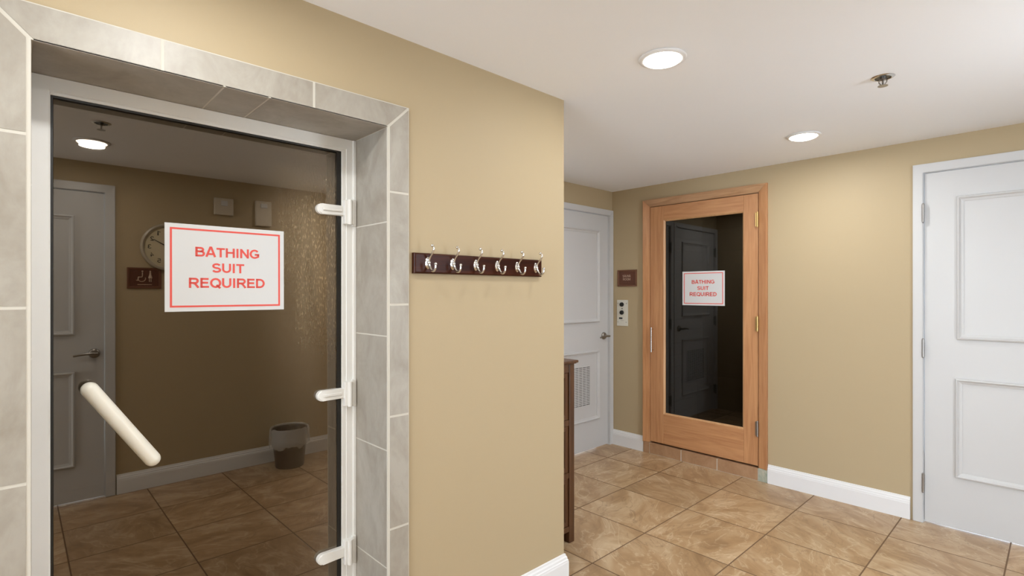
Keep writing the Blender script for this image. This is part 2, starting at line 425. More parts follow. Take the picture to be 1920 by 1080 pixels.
# stroke centre lines in a box one unit high (stroke .2), with the advance width
q = .1
GLYPH = {
 'A': (.92, [[(.09, 0), (.42, 1), (.50, 1), (.83, 0)], [(.24, .30), (.68, .30)]]),
 'B': (.88, [[(q + .04, 0), (q + .04, 1)], [(.1, .9), (.50, .9)] + arc2(.50, .72, .19, .18, 90, -90, 8) + [(.1, .54)], [(.45, .54)] + arc2(.54, .32, .22, .22, 90, -90, 8) + [(.1, .10)]]),
 'D': (.90, [[(q + .04, 0), (q + .04, 1)], [(.1, .9), (.40, .9)] + arc2(.40, .5, .37, .40, 90, -90, 12) + [(.1, .10)]]),
 'E': (.82, [[(q + .04, 0), (q + .04, 1)], [(.1, .9), (.73, .9)], [(.1, .52), (.69, .52)], [(.1, .10), (.76, .10)]]),
 'G': (.98, [arc2(.49, .5, .37, .41, 38, 300, 20) + [(.83, .22), (.83, .50)], [(.50, .44), (.93, .44)]]),
 'H': (.90, [[(q + .04, 0), (q + .04, 1)], [(.76, 0), (.76, 1)], [(.1, .53), (.8, .53)]]),
 'I': (.40, [[(.20, 0), (.20, 1)]]),
 'M': (1.06, [[(.13, 0), (.13, 1)], [(.93, 0), (.93, 1)], [(.15, .98), (.53, .08), (.91, .98)]]),
 'N': (.90, [[(q + .04, 0), (q + .04, 1)], [(.76, 0), (.76, 1)], [(.14, .94), (.76, .06)]]),
 'O': (1.0, [arc2(.50, .5, .38, .41, 0, 360, 28)]),
 'Q': (1.0, [arc2(.50, .5, .38, .41, 0, 360, 28), [(.58, .30), (.90, -.04)]]),
 'R': (.92, [[(q + .04, 0), (q + .04, 1)], [(.1, .9), (.55, .9)] + arc2(.55, .69, .20, .21, 90, -90, 8) + [(.1, .48)], [(.42, .46), (.55, .40), (.82, 0)]]),
 'S': (.86, [arc2(.42, .71, .29, .20, 20, 250, 10) + arc2(.42, .30, .31, .20, 80, -165, 12)]),
 'T': (.80, [[(.03, .9), (.77, .9)], [(.40, 0), (.40, .9)]]),
 'U': (.90, [[(.14, 1), (.14, .38)] + arc2(.45, .38, .31, .28, 180, 360, 12) + [(.76, 1)]]),
 '1': (.60, [[(.10, .72), (.32, .92), (.32, 0)]]),
 '2': (.72, [arc2(.35, .68, .25, .22, 165, -40, 10) + [(.12, .10)], [(.08, .10), (.66, .10)]]),
 '3': (.72, [arc2(.33, .70, .22, .20, 150, -90, 9), arc2(.33, .31, .25, .21, 90, -150, 9)]),
 '4': (.74, [[(.52, 0), (.52, .94), (.10, .32), (.68, .32)]]),
 '5': (.72, [[(.62, .9), (.20, .9), (.15, .50)] + arc2(.35, .34, .25, .24, 120, -150, 10)]),
 '6': (.72, [arc2(.36, .32, .24, .22, 0, 360, 14), [(.13, .36), (.22, .72), (.46, .94)]]),
 '7': (.72, [[(.08, .9), (.64, .9), (.28, 0)]]),
 '8': (.72, [arc2(.36, .71, .20, .19, 0, 360, 14), arc2(.36, .31, .24, .21, 0, 360, 14)]),
 '9': (.72, [arc2(.36, .68, .24, .22, 0, 360, 14), [(.59, .64), (.50, .28), (.26, .06)]]),
 '0': (.76, [arc2(.37, .5, .26, .41, 0, 360, 20)]),
}
def lettering(name, text, u0, u1, v0, v1, pl, h, mat_, parent, weight=.20):
    """one line of print that fills the rectangle u0..u1, v0..v1 of a surface"""
    quads = []; x = 0.0; w = weight / 2
    for ch in text:
        adv, strokes = GLYPH[ch]
        for st in strokes:
            closed = math.dist(st[0], st[-1]) < 1e-6
            pts = st[:-1] if closed else st; n = len(pts); L_, R_ = [], []
            for i, p in enumerate(pts):
                a = pts[i - 1] if (i or closed) else p; c = pts[(i + 1) % n] if (i < n - 1 or closed) else p
                d1 = Vector((p[0] - a[0], p[1] - a[1])); d2 = Vector((c[0] - p[0], c[1] - p[1]))
                if d1.length < 1e-9: d1 = d2
                if d2.length < 1e-9: d2 = d1
                d1.normalize(); d2.normalize(); n1 = Vector((-d1.y, d1.x)); n2 = Vector((-d2.y, d2.x)); m = n1 + n2
                m = m / max(.55, m.dot(n1)) if m.length > .3 else n1
                L_.append((x + p[0] + m.x * w, p[1] + m.y * w)); R_.append((x + p[0] - m.x * w, p[1] - m.y * w))
            for i in range(n if closed else n - 1):
                j = (i + 1) % n; quads.append((R_[i], R_[j], L_[j], L_[i]))
        x += adv
    xs = [p[0] for k in quads for p in k]; a, b_ = min(xs), max(xs)
    bm = bmesh.new()
    for k in quads:
        vs = []
        for p in k:
            u = u0 + (p[0] - a) / (b_ - a) * (u1 - u0); vv = v0 + p[1] * (v1 - v0)
            vs.append(bm.verts.new(pl(u, vv, h)))
        bm.faces.new(vs)
    return finish(name, bm, mat_, parent)

def wall_with_openings(bm, pl, u0, u1, z0, z1, thick, openings):
    us = sorted({u0, u1, *[o[0] for o in openings], *[o[1] for o in openings]})
    for a, b_ in zip(us, us[1:]):
        mid = (a + b_) / 2; cuts = [o for o in openings if o[0] < mid < o[1]]
        if not cuts: pbox(bm, pl, a, b_, z0, z1, -thick, 0)
        else: pbox(bm, pl, a, b_, cuts[0][3], z1, -thick, 0)

# ---------------------------------------------------------------- room shell
bm = bmesh.new(); box(bm, -3.2, 2.2, YS, 5.6, -0.12, 0)
tag(finish('floor', bm, M_FLOOR), 'floor of square tan veined porcelain tiles with thin brown grout', 'floor', structure=True)
bm = bmesh.new(); box(bm, -3.2, 2.2, YS, 5.6, CEIL, CEIL + 0.12)
tag(finish('ceiling', bm, M_CEIL), 'smooth white painted ceiling with recessed lights', 'ceiling', structure=True)

STEAM = (0.022, 0.933, 0.0, 1.934)
bm = bmesh.new()
wall_with_openings(bm, on_left, YS, YE, 0, CEIL, 0.30, [STEAM])
box(bm, XC, XA - 0.30, YE - 0.12, YE, 0, CEIL)
tag(finish('wall_left', bm, M_WALL), 'tan painted wall with the steam room door and the coat hooks, ending at a corner', 'wall', structure=True)

C_OPEN = (2.925, 3.845, 0.0, 2.046); C2_OPEN = (1.925, 2.805, 0.0, 2.046)
bm = bmesh.new(); wall_with_openings(bm, on_alcove, YE - 0.12, YB + 0.15, 0, CEIL, 0.15, [C_OPEN, C2_OPEN])
tag(finish('wall_alcove', bm, M_WALL), 'tan wall of the alcove holding the white louvred doors', 'wall', structure=True)

SAUNA = (-2.414, -1.514, 0.0, 2.084); R_OPEN = (-0.575, 0.345, 0.0, 2.068)
bm = bmesh.new(); wall_with_openings(bm, on_far, XC, XD + 0.12, 0, CEIL, 0.15, [SAUNA, R_OPEN])
tag(finish('wall_far', bm, M_WALL), 'tan far wall around the wood framed sauna door and the white panel door', 'wall', structure=True)

SIDE = (2.12, 2.82, 0.0, 2.20)      # unseen opening, added so that fill light enters from the right
D_OPEN = (-0.475, 0.438, 0.0, 2.068)
bm = bmesh.new(); wall_with_openings(bm, on_right, YS, YB, 0, CEIL, 0.12, [D_OPEN, SIDE])
tag(finish('wall_right', bm, M_WALL), 'tan wall with clock and trash bin, seen only mirrored in the steam room glass', 'wall', structure=True)

bm = bmesh.new(); wall_with_openings(bm, lambda u, v, h: Vector((u, YS + h, v)), XC, XD + 0.12, 0, CEIL, 0.12, [(-1.25, 0.55, 0.0, 2.1)])  # unseen opening added behind the viewer as a way in for world light
tag(finish('wall_near', bm, M_WALL), 'tan wall behind the viewer with a wide opening added to let in light', 'wall', structure=True)

# steam room behind the bronze glass: tiled walls and a bench
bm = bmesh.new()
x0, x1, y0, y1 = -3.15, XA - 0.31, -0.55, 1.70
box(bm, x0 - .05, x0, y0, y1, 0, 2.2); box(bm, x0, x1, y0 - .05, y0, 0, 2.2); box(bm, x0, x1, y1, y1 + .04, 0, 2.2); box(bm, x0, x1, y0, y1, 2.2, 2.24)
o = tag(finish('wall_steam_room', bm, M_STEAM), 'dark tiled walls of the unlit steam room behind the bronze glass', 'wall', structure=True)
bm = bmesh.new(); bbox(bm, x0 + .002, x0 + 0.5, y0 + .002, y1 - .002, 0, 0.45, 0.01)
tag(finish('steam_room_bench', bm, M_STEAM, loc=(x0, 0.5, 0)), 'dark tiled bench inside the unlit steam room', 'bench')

# sauna room behind the smoked glass
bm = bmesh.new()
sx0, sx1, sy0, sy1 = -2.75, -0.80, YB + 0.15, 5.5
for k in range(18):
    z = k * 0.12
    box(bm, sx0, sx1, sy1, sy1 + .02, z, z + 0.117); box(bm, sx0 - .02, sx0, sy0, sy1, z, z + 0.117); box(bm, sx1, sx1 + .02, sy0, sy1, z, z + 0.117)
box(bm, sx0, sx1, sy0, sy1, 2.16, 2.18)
box(bm, sx0 - .05, sx0 - .02, sy0, sy1 + .05, 0, 2.2); box(bm, sx1 + .02, sx1 + .05, sy0, sy1 + .05, 0, 2.2); box(bm, sx0 - .05, sx1 + .05, sy1 + .02, sy1 + .05, 0, 2.2)  # solid backing added to stop light leaking between the boards
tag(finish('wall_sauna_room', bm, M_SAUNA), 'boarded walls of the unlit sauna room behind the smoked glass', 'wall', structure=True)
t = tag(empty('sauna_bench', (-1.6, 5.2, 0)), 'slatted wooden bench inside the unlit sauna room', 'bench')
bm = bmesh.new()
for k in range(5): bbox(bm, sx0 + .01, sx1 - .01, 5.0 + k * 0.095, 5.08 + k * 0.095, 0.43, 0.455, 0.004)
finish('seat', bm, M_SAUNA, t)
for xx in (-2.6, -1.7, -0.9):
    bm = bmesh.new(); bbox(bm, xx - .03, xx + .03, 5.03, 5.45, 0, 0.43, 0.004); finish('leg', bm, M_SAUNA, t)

# ---------------------------------------------------------------- baseboards
BB = [(0, 0), (0.0165, 0), (0.0165, 0.092), (0.0150, 0.098), (0.0150, 0.103), (0.0115, 0.107), (0.0105, 0.116), (0.0065, 0.122), (0.0055, 0.130), (0, 0.132)]
def base(name, path, label):
    bm = bmesh.new()
    sweep(bm, path, [(o, h) for o, h in BB], False, lambda u, v, h: Vector((u, v, h)))
    tag(finish(name, bm, M_WHITE), label, 'baseboard', structure=True)
e = 0.0005
base('baseboard_left', [(XC + 0.6, YE + e), (XA + e, YE + e), (XA + e, 1.019)], 'white moulded baseboard wrapping the corner below the coat hooks')
base('baseboard_left_near', [(XA + e, -0.064), (XA + e, YS)], 'white moulded baseboard on the near side of the steam room door')
base('baseboard_far', [(-1.452, YB - e), (-0.634, YB - e)][::-1], 'white moulded baseboard between the sauna door and the white panel door')
base('baseboard_far_corner', [(-2.470, YB - e), (XC + .001, YB - e)], 'short white moulded baseboard below the sauna control plate')
base('baseboard_right', [(XD - e, 0.496), (XD - e, SIDE[0] - .01)], 'white moulded baseboard behind the trash bin, seen mirrored')
base('baseboard_right_near', [(XD - e, YS), (XD - e, -0.533)], 'white moulded baseboard before the mirrored white door')

# ---------------------------------------------------------------- tile surround of the steam room door
bm = bmesh.new()
G = 0.0042        # joint width
CW = 0.084
T = 0.009         # tile thickness on the wall face
y0, y1, zt = STEAM[0], STEAM[1], STEAM[3]
# grout bed on the wall face (three sides) and in the reveal
bed = [(-.0005, 0), (-.0005, T - .0010), (CW, T - .0010), (CW, 0)]
sweep(bm, [(y0, 0), (y0, zt), (y1, zt), (y1, 0)], bed, False, lambda u, v, h: on_left(u, v, h), mi=1)
BD = 0.0075
box(bm, XF - .01, XA + T - .0012, y0 + .0008, y0 - .004, 0, zt, 1); box(bm, XF - .01, XA + T - .0012, y1 - .0008, y1 + .004, 0, zt, 1)
box(bm, XF - .01, XA + T - .0012, y0, y1, zt - .0008, zt + .004, 1)
def mitre_tile(bm, pts, h0, h1):
    a = [bm.verts.new(on_left(u, v, h0)) for u, v in pts]; b_ = [bm.verts.new(on_left(u, v, h1)) for u, v in pts]
    edges = []
    f1 = bm.faces.new(b_); bm.faces.new(list(reversed(a)))
    for i in range(len(pts)):
        j = (i + 1) % len(pts); bm.faces.new((a[i], a[j], b_[j], b_[i]))
    bmesh.ops.bevel(bm, geom=list(f1.edges), offset=0.0018, segments=2, affect='EDGES')
EDG = 0.006       # pale edge strip along the opening
# right casing
zz = [0.0, 0.142, 0.535, 0.927, 1.317, 1.710]
for i, z in enumerate(zz):
    top = zz[i + 1] if i + 1 < len(zz) else None
    if top: mitre_tile(bm, [(y1 + EDG, z + G / 2), (y1 + CW - .001, z + G / 2), (y1 + CW - .001, top - G / 2), (y1 + EDG, top - G / 2)], 0, T)
    else: mitre_tile(bm, [(y1 + EDG, z + G / 2), (y1 + CW - .001, z + G / 2), (y1 + CW - .001, zt + CW - .005), (y1 + EDG, zt + EDG - .004)], 0, T)
# left casing
zz = [0.0, 0.137, 0.530, 0.928, 1.325, 1.718]
for i, z in enumerate(zz):
    top = zz[i + 1] if i + 1 < len(zz) else None
    if top: mitre_tile(bm, [(y0 - CW + .001, z + G / 2), (y0 - EDG, z + G / 2), (y0 - EDG, top - G / 2), (y0 - CW + .001, top - G / 2)], 0, T)
    else: mitre_tile(bm, [(y0 - CW + .001, z + G / 2), (y0 - EDG, z + G / 2), (y0 - EDG, zt + EDG - .004), (y0 - CW + .001, zt + CW - .005)], 0, T)
# lintel
js = [0.274, 0.673]
mitre_tile(bm, [(y0 + .003, zt + .001), (js[0] - G / 2, zt + .001), (js[0] - G / 2, zt + CW - .001), (y0 - CW + .004, zt + CW - .001)], 0, T)
mitre_tile(bm, [(js[0] + G / 2, zt + .001), (js[1] - G / 2, zt + .001), (js[1] - G / 2, zt + CW - .001), (js[0] + G / 2, zt + CW - .001)], 0, T)
mitre_tile(bm, [(js[1] + G / 2, zt + .001), (y1 - .003, zt + .001), (y1 + CW - .004, zt + CW - .001), (js[1] + G / 2, zt + CW - .001)], 0, T)
# reveals
for side in (0, 1):
    zz = [0.0, 0.402, 0.810, 1.207, 1.605, zt]
    for a, b_ in zip(zz, zz[1:]):
        yy = (y0 - .002, y0 + .0015) if side == 0 else (y1 - .0015, y1 + .002)
        bbox(bm, XF - .008, XA + .002, yy[0], yy[1], a + G / 2, b_ - G / 2, 0.001)
for a, b_ in zip([y0 + .002, 0.420, 0.541], [0.420, 0.541, y1 - .002]):
    bbox(bm, XF - .008, XA + T - .001, a + G / 2, b_ - G / 2, zt - .0015, zt + .003, 0.001)
tag(finish('trim_1', bm, [M_STONE, M_GROUT]), 'pale stone tile surround with light grout lining the steam room doorway', 'door surround', structure=True)

# ---------------------------------------------------------------- steam room door
door = tag(empty('door_1', (XF, 0.48, 0)), 'steam room door of dark bronze glass in a white frame', 'door', structure=True)
bm = bmesh.new()
fy0, fy1 = y0 + .002, y1 - .002; gy0, gy1, gz1 = 0.063, 0.875, 1.884
FRP = [(0, -0.06), (0, 0), (gy0 - fy0, 0)]
def fr(u, v, h): return Vector((XF + h, u, v))
sweep(bm, [(fy0, 0.0), (fy0, zt - .0025), (fy1, zt - .0025), (fy1, 0.0)],
      [(0, -0.07), (0, 0.0), (-0.036, 0.0), (-0.040, -0.004), (-0.040, -0.07)], False, fr)
bbox(bm, XF - .06, XF - .001, 0.063, 0.893, 1.884, 1.892, .001)
bbox(bm, XF - .07, XF - .0015, gy1 + .001, 0.894, 0.0, zt - .045, .002)      # fixed hinge stile
bbox(bm, XF - .02, XF + .006, fy1 - .012, fy1, 0, zt - .003, 0.002)        # bead against the tile
finish('door_frame', bm, M_PVC, door)
bm = bmesh.new()
sweep(bm, [(gy0, 0.03), (gy0, gz1), (gy1, gz1), (gy1, 0.03)], [(0.0005, -0.05), (0.0005, -0.004), (-0.006, -0.004), (-0.007, -0.008), (-0.007, -0.05)], False, fr)
pbox(bm, lambda u, v, h: Vector((XF + h, u, v)), gy1 - .016, gy1 - .001, .03, gz1 - .006, -.05, -.0035)
finish('door_seal', bm, M_SEAL, door)
TILT = math.tan(math.radians(0.3))
XG = XF - 0.008
def gl(u, v, h): return Vector((XG + h - (v - 0.95) * TILT, u, v))
bm = bmesh.new()
v, fs = box(bm, 0, 0.010, 0, 1, 0, 1)
for q in v:
    q.co = gl(gy0 + .0075 + q.co.y * (gy1 - gy0 - .015), 0.035 + q.co.z * (gz1 - .043), q.co.x - 0.010)
pane = finish('glass_pane', bm, M_GLASS_STEAM, door)
# white hinges
for z in (1.658, 0.982, 0.394):
    h = bmesh.new()
    bbox(h, XF - .002, XF + .018, 0.880, 0.918, z - .045, z + .045, .003)             # knuckle block on the frame
    bbox(h, XF - .001, XF + .010, 0.914, 0.929, z - .050, z + .050, .002)
    tube(h, [(XF + .020, 0.899, z - .046), (XF + .020, 0.899, z + .046)], .008, 16)
    # tongue with a rounded end lying on the glass
    n = 14; r = 0.019; c = 0.799
    pts = [(c - r * math.sin(math.pi * i / n), z + .004 + r * math.cos(math.pi * i / n)) for i in range(n + 1)] + [(0.895, z + .004 - r), (0.895, z + .004 + r)]
    fa = [h.verts.new((XG + .001 - (z - .95) * TILT, a, b_)) for a, b_ in pts]
    fb = [h.verts.new((XG + .020 - (z - .95) * TILT, a, b_)) for a, b_ in pts]
    h.faces.new(list(reversed(fa))); ft = h.faces.new(fb)
    for i in range(len(pts)):
        j = (i + 1) % len(pts); h.faces.new((fa[i], fa[j], fb[j], fb[i]))
    bmesh.ops.bevel(h, geom=list(ft.edges), offset=.004, segments=3, affect='EDGES')
    bbox(h, XG + .018, XG + .023, 0.800, 0.872, z - .001, z + .009, .002)
    finish('hinge', h, M_PVC, door)
# handle
hd = bmesh.new()
A, B = Vector((-1.822, 0.139, 1.102)), Vector((-1.822, 0.290, 0.869))
capsule(hd, A + (B - A) * 0.03, B - (B - A) * 0.03, 0.0205)
hh = finish('door_handle', hd, M_HANDLE, door)
hd = bmesh.new()
for k in (0.16, 0.84):
    p = A + (B - A) * k; tube(hd, [(XG + .001, p.y, p.z), (-1.822, p.y, p.z)], .010, 16)
finish('handle_mount', hd, M_PVC, hh)

# ---------------------------------------------------------------- bathing suit signs
def bathing_sign(pl, cu, cv, h, loc, label):
    s = tag(empty('warning_sign', loc), label, 'sign', 'bathing suit signs')
    bm = bmesh.new(); v, fs = box(bm, 0, 1, 0, 1, 0, 1)
    for q in v: q.co = pl(cu - .174 + .348 * q.co.x, cv - .1345 + .269 * q.co.y, h + .0015 * q.co.z)
    finish('sign_card', bm, M_PAPER, s)
    bm = bmesh.new()
    sweep(bm, [(cu - .158, cv - .119), (cu + .158, cv - .119), (cu + .158, cv + .119), (cu - .158, cv + .119)],
          [(-.0028, h + .0015), (-.0028, h + .0021), (.0028, h + .0021), (.0028, h + .0015)], True, pl)
    b = finish('red_border', bm, M_RED, s); b['label'] = 'thin red printed border'
    for word, w, v0, v1 in (('BATHING', .187, .036, .066), ('SUIT', .094, -.0135, .0165), ('REQUIRED', .222, -.0615, -.0305)):
        t = lettering('lettering', word, cu - w / 2, cu + w / 2, cv + v0, cv + v1, pl, h + .0022, M_RED, s, .19)
        t['label'] = 'red capital lettering'
    return s
bathing_sign(gl, 0.495, 1.4355, 0.001, (XG, 0.495, 1.30), 'white BATHING SUIT REQUIRED sign with red border on the steam room glass')

# ---------------------------------------------------------------- coat rack
rack = tag(empty('coat_rack', (XA, 1.364, 1.43)), 'dark cherry wood wall board with six chrome coat hooks', 'coat rack')
bm = bmesh.new()
ry0, ry1, rz0, rz1 = 1.034, 1.700, 1.4285, 1.503
sweep(bm, [(ry0, rz0), (ry1, rz0), (ry1, rz1), (ry0, rz1)][::-1], [(0, 0.0005), (0, 0.013), (-0.003, 0.017), (-0.006, 0.019)], True, on_left)
pbox(bm, on_left, ry0 + .0055, ry1 - .0055, rz0 + .0055, rz1 - .0055, 0.001, 0.019)
finish('board', bm, M_RACK, rack)
for i in range(6):
    y = 1.091 + 0.1135 * i; H0 = 0.019
    bm = bmesh.new()
    def L3(h, z, dy=0): return (XA + H0 + h, y + dy, z)
    # oval back plate with two screw heads
    prof = [(0.0, .005), (.7, .0045), (1.0, .0)]
    rings = []
    for r, hgt in prof:
        if r == 0: rings.append([bm.verts.new(L3(hgt, 1.467))])
        else: rings.append([bm.verts.new(L3(hgt, 1.467 + math.cos(2 * math.pi * k / 24) * .022 * r, math.sin(2 * math.pi * k / 24) * .0115 * r)) for k in range(24)])
    for k in range(24):
        bm.faces.new((rings[0][0], rings[1][k], rings[1][(k + 1) % 24])).smooth = True
        bm.faces.new((rings[1][k], rings[2][k], rings[2][(k + 1) % 24], rings[1][(k + 1) % 24])).smooth = True
    ball(bm, L3(.005, 1.468), .0075)
    low = smooth_path([L3(.004, 1.472), L3(.010, 1.456), L3(.022, 1.441), L3(.036, 1.437), L3(.046, 1.446), L3(.048, 1.460)], 6)
    tube(bm, low, [.0052 - .0016 * k / len(low) for k in range(len(low))], 12)
    ball(bm, L3(.048, 1.462), .0056)
    up = smooth_path([L3(.005, 1.472), L3(.012, 1.487), L3(.028, 1.502), L3(.037, 1.514), L3(.036, 1.523), L3(.029, 1.527)], 6)
    tube(bm, up, [.0046 - .0014 * k / len(up) for k in range(len(up))], 12)
    ball(bm, L3(.027, 1.529), .0056)
    finish('coat_hook', bm, M_CHROME, rack)

# ---------------------------------------------------------------- moulded white doors
MOULD = [(0, 0), (0, .006), (.004, .0105), (.010, .0115), (.015, .008), (.018, .0055), (.024, .0045), (.030, .003), (.030, 0)]
def ring(bm, pl, u0, u1, v0, v1, h):
    sweep(bm, [(u0, v0), (u1, v0), (u1, v1), (u0, v1)], [(o, h + k * 1.55 - .0005) for o, k in MOULD], True, pl)

def moulded_door(name, pl, op, label, panels, hinge_at, hinges, knob, cas_l=0.06, cas_r=0.06, louvre=None, casing_top=0.055, mat_=None):
    u0, u1, v0, v1 = op; mat_ = mat_ or M_DOOR
    d = tag(empty(name, pl((u0 + u1) / 2, 0, 0)), label, 'door', structure=True)
    # frame: casing on the wall and jamb lining
    bm = bmesh.new()
    j = 0.003
    prof = [(0, 0.0005), (0, .010), (.006, .0125), (.024, .014), (.036, .0165), (.050, .0175), (1, .0175), (1, 0.0005)]
    def cas(w): return [(min(o, w), h) for o, h in prof]
    # lining
    LN = 0.0045
    pbox(bm, pl, u0 + .0005, u0 + LN, 0, v1 - .0005, -.10, .0); pbox(bm, pl, u1 - LN, u1 - .0005, 0, v1 - .0005, -.10, .0); pbox(bm, pl, u0 + LN, u1 - LN, v1 - LN, v1 - .0005, -.10, .0)
    # casing boards, mitred at the top
    a, b_, c, dd = u0 - cas_l, u0 + j, u1 - j, u1 + cas_r; zt_ = v1 + casing_top; zi = v1 - j
    def piece(outer, inner):
        h = .016
        pts = [*outer, *inner]
        va = [bm.verts.new(pl(u, v, .0005)) for u, v in pts]; vb = [bm.verts.new(pl(u, v, h)) for u, v in pts]
        ft = bm.faces.new(vb); bm.faces.new(list(reversed(va)))
        for i in range(4): bm.faces.new((va[i], va[(i + 1) % 4], vb[(i + 1) % 4], vb[i]))
        bmesh.ops.bevel(bm, geom=list(ft.edges), offset=.003, segments=2, affect='EDGES')
    piece([(a, 0), (a, zt_)], [(b_, zi), (b_, 0)]); piece([(a, zt_), (dd, zt_)], [(c, zi), (b_, zi)]); piece([(dd, zt_), (dd, 0)], [(c, 0), (c, zi)])
    finish('door_frame', bm, mat_, d)
    # leaf
    bm = bmesh.new(); gap = .0030
    L0, L1, LV = u0 + LN + gap, u1 - LN - gap, v1 - LN - gap
    pbox(bm, pl, L0, L1, .008, LV, -.046, -.006, .0015)
    for p in panels: ring(bm, pl, *p, -.006)
    leaf = finish('door_leaf', bm, mat_, d)
    if louvre:
        a0, a1, b0, b1 = louvre
        bm = bmesh.new()
        sweep(bm, [(a0, b0), (a1, b0), (a1, b1), (a0, b1)], [(0, -.0058), (0, -.001), (.012, .000), (.012, -.0058)], True, pl)
        pbox(bm, pl, a0 + .012, a1 - .012, b0 + .012, b1 - .012, -.0058, -.0050, 0, 1)  # dark sheet behind the slats, coloured as the shade between them
        nsl = 22
        for k in range(nsl):
            z = b0 + .016 + (b1 - b0 - .032) * (k + .5) / nsl; hh_ = (b1 - b0 - .032) / nsl * .30
            pbox(bm, pl, a0 + .012, a1 - .012, z - hh_, z + hh_, -.0048, -.0015)
        for k in range(1, 8):
            u = a0 + .012 + (a1 - a0 - .024) * k / 8; pbox(bm, pl, u - .003, u + .003, b0 + .012, b1 - .012, -.0047, -.0012)
        g = finish('air_grille', bm, [mat_, M_SHADOWGAP], d); g['label'] = 'white slatted ventilation grille'
    for z in hinges:
        bm = bmesh.new(); u = u0 + .004
        hk = .0185; p0, p1 = pl(u, z - .050, hk), pl(u, z + .050, hk)
        tube(bm, [p0, p1], .0065, 12); ball(bm, pl(u, z + .053, hk), .0058, 10); ball(bm, pl(u, z - .053, hk), .0058, 10)
        for k in range(1, 5): 
            zc = z - .048 + .096 * k / 5; tube(bm, [pl(u, zc - .0008, hk), pl(u, zc + .0008, hk)], .0074, 12)
        pbox(bm, pl, u - .0010, u + .0022, z - .048, z + .048, -.0055, hk)
        g = finish('hinge', bm, M_NICKEL, d)
    if knob:
        ku, kz, direction = knob
        bm = bmesh.new()
        c = pl(ku, kz, 0); ax = (pl(0, 0, 1) - pl(0, 0, 0))
        axn = 'X' if ax.x > .5 else ('-X' if ax.x < -.5 else '-Y')
        lathe(bm, [(0, .012), (.020, .012), (.028, .009), (.032, .002), (.032, -.0055)], c, axn, 28)
        tube(bm, [pl(ku, kz, 0), pl(ku, kz, .050)], .010, 14)
        ln = smooth_path([pl(ku - direction * .012, kz, .052), pl(ku + direction * .03, kz + .002, .054), pl(ku + direction * .075, kz - .001, .052), pl(ku + direction * .112, kz - .008, .046)], 6)
        tube(bm, ln, [.010 - .0035 * k / len(ln) for k in range(len(ln))], 12)
        g = finish('door_handle', bm, M_NICKEL, d); g['label'] = 'brushed nickel lever handle'
    return d
M_SHADOWGAP = plain('dark shade behind slats', (0.10, 0.10, 0.10), 0.8)

moulded_door('door_3', on_alcove, C_OPEN, 'white two panel louvred door in the alcove, beside the plaque',
             [(3.075, 3.707, 1.100, 1.900), (3.075, 3.707, .255, .855)], C_OPEN[0] + .013, (1.82, 1.03, .24), (3.773, .975, -1), cas_l=.055, cas_r=.049, louvre=(3.17, 3.585, .385, .735), casing_top=.046)
moulded_door('door_4', on_alcove, C2_OPEN, 'white louvred door mirrored in the sauna glass',
             [(2.06, 2.67, 1.100, 1.900), (2.06, 2.67, .255, .855)], C2_OPEN[0] + .013, (1.82, 1.03, .24), (2.735, .975, -1), cas_l=.055, cas_r=.055, louvre=(2.16, 2.57, .385, .735), casing_top=.046)
moulded_door('door_5', on_far, R_OPEN, 'large white two panel door at the right edge, hinged on its left',
             [(-.421, .190, 1.090, 1.908), (-.428, .190, .300, .869)], R_OPEN[0] + .006, (1.827, 1.031, .237), (.27, .975, -1), cas_l=.046, cas_r=.046, casing_top=.048)
moulded_door('door_6', on_right, D_OPEN, 'white panel door mirrored in the left of the steam room glass',
             [(-.32, .276, 1.105, 1.897), (-.32, .276, .236, .862)], D_OPEN[0] + .013, (1.82, 1.03, .24), (.377, .977, -1), cas_l=.052, cas_r=.052, casing_top=.050)

# ---------------------------------------------------------------- sauna door
sd = tag(empty('door_2', ((SAUNA[0] + SAUNA[1]) / 2, YB, 0)), 'cedar framed sauna door with a tall dark glass pane', 'door', structure=True)
cu0, cu1, czt = -2.468, -1.454, 2.140
iu0, iu1, iz = -2.411, -1.517, 2.081
CZ = 0.093
def casing_piece(bm, outer, inner):
    # thick outer edge, face sloping back towards the door
    pts = [*outer, *inner]
    va = [bm.verts.new(on_far(u, v, .0005)) for u, v in pts]
    vb = [bm.verts.new(on_far(u, v, .028)) for u, v in outer] + [bm.verts.new(on_far(u, v, .008)) for u, v in inner]
    ft = bm.faces.new(vb); bm.faces.new(list(reversed(va)))
    for i in range(4): bm.faces.new((va[i], va[(i + 1) % 4], vb[(i + 1) % 4], vb[i]))
    bmesh.ops.bevel(bm, geom=list(ft.edges), offset=.003, segments=3, affect='EDGES')
bm = bmesh.new(); casing_piece(bm, [(cu0, CZ), (cu0, czt)], [(iu0, iz), (iu0, CZ)])
pbox(bm, on_far, SAUNA[0] + .0004, iu0 - .0005, CZ, iz, -.10, .0)
finish('side_casing', bm, M_CEDAR_V, sd)
bm = bmesh.new(); casing_piece(bm, [(cu1, czt), (cu1, CZ)], [(iu1, CZ), (iu1, iz)])
pbox(bm, on_far, iu1 + .0005, SAUNA[1] - .0004, CZ, iz, -.10, .0)
finish('side_casing', bm, M_CEDAR_V, sd)
bm = bmesh.new(); casing_piece(bm, [(cu0, czt), (cu1, czt)], [(iu1, iz), (iu0, iz)])
finish('head_casing', bm, M_HEAD_H, sd)['label'] = 'mitred wood head casing, greyer than the door'
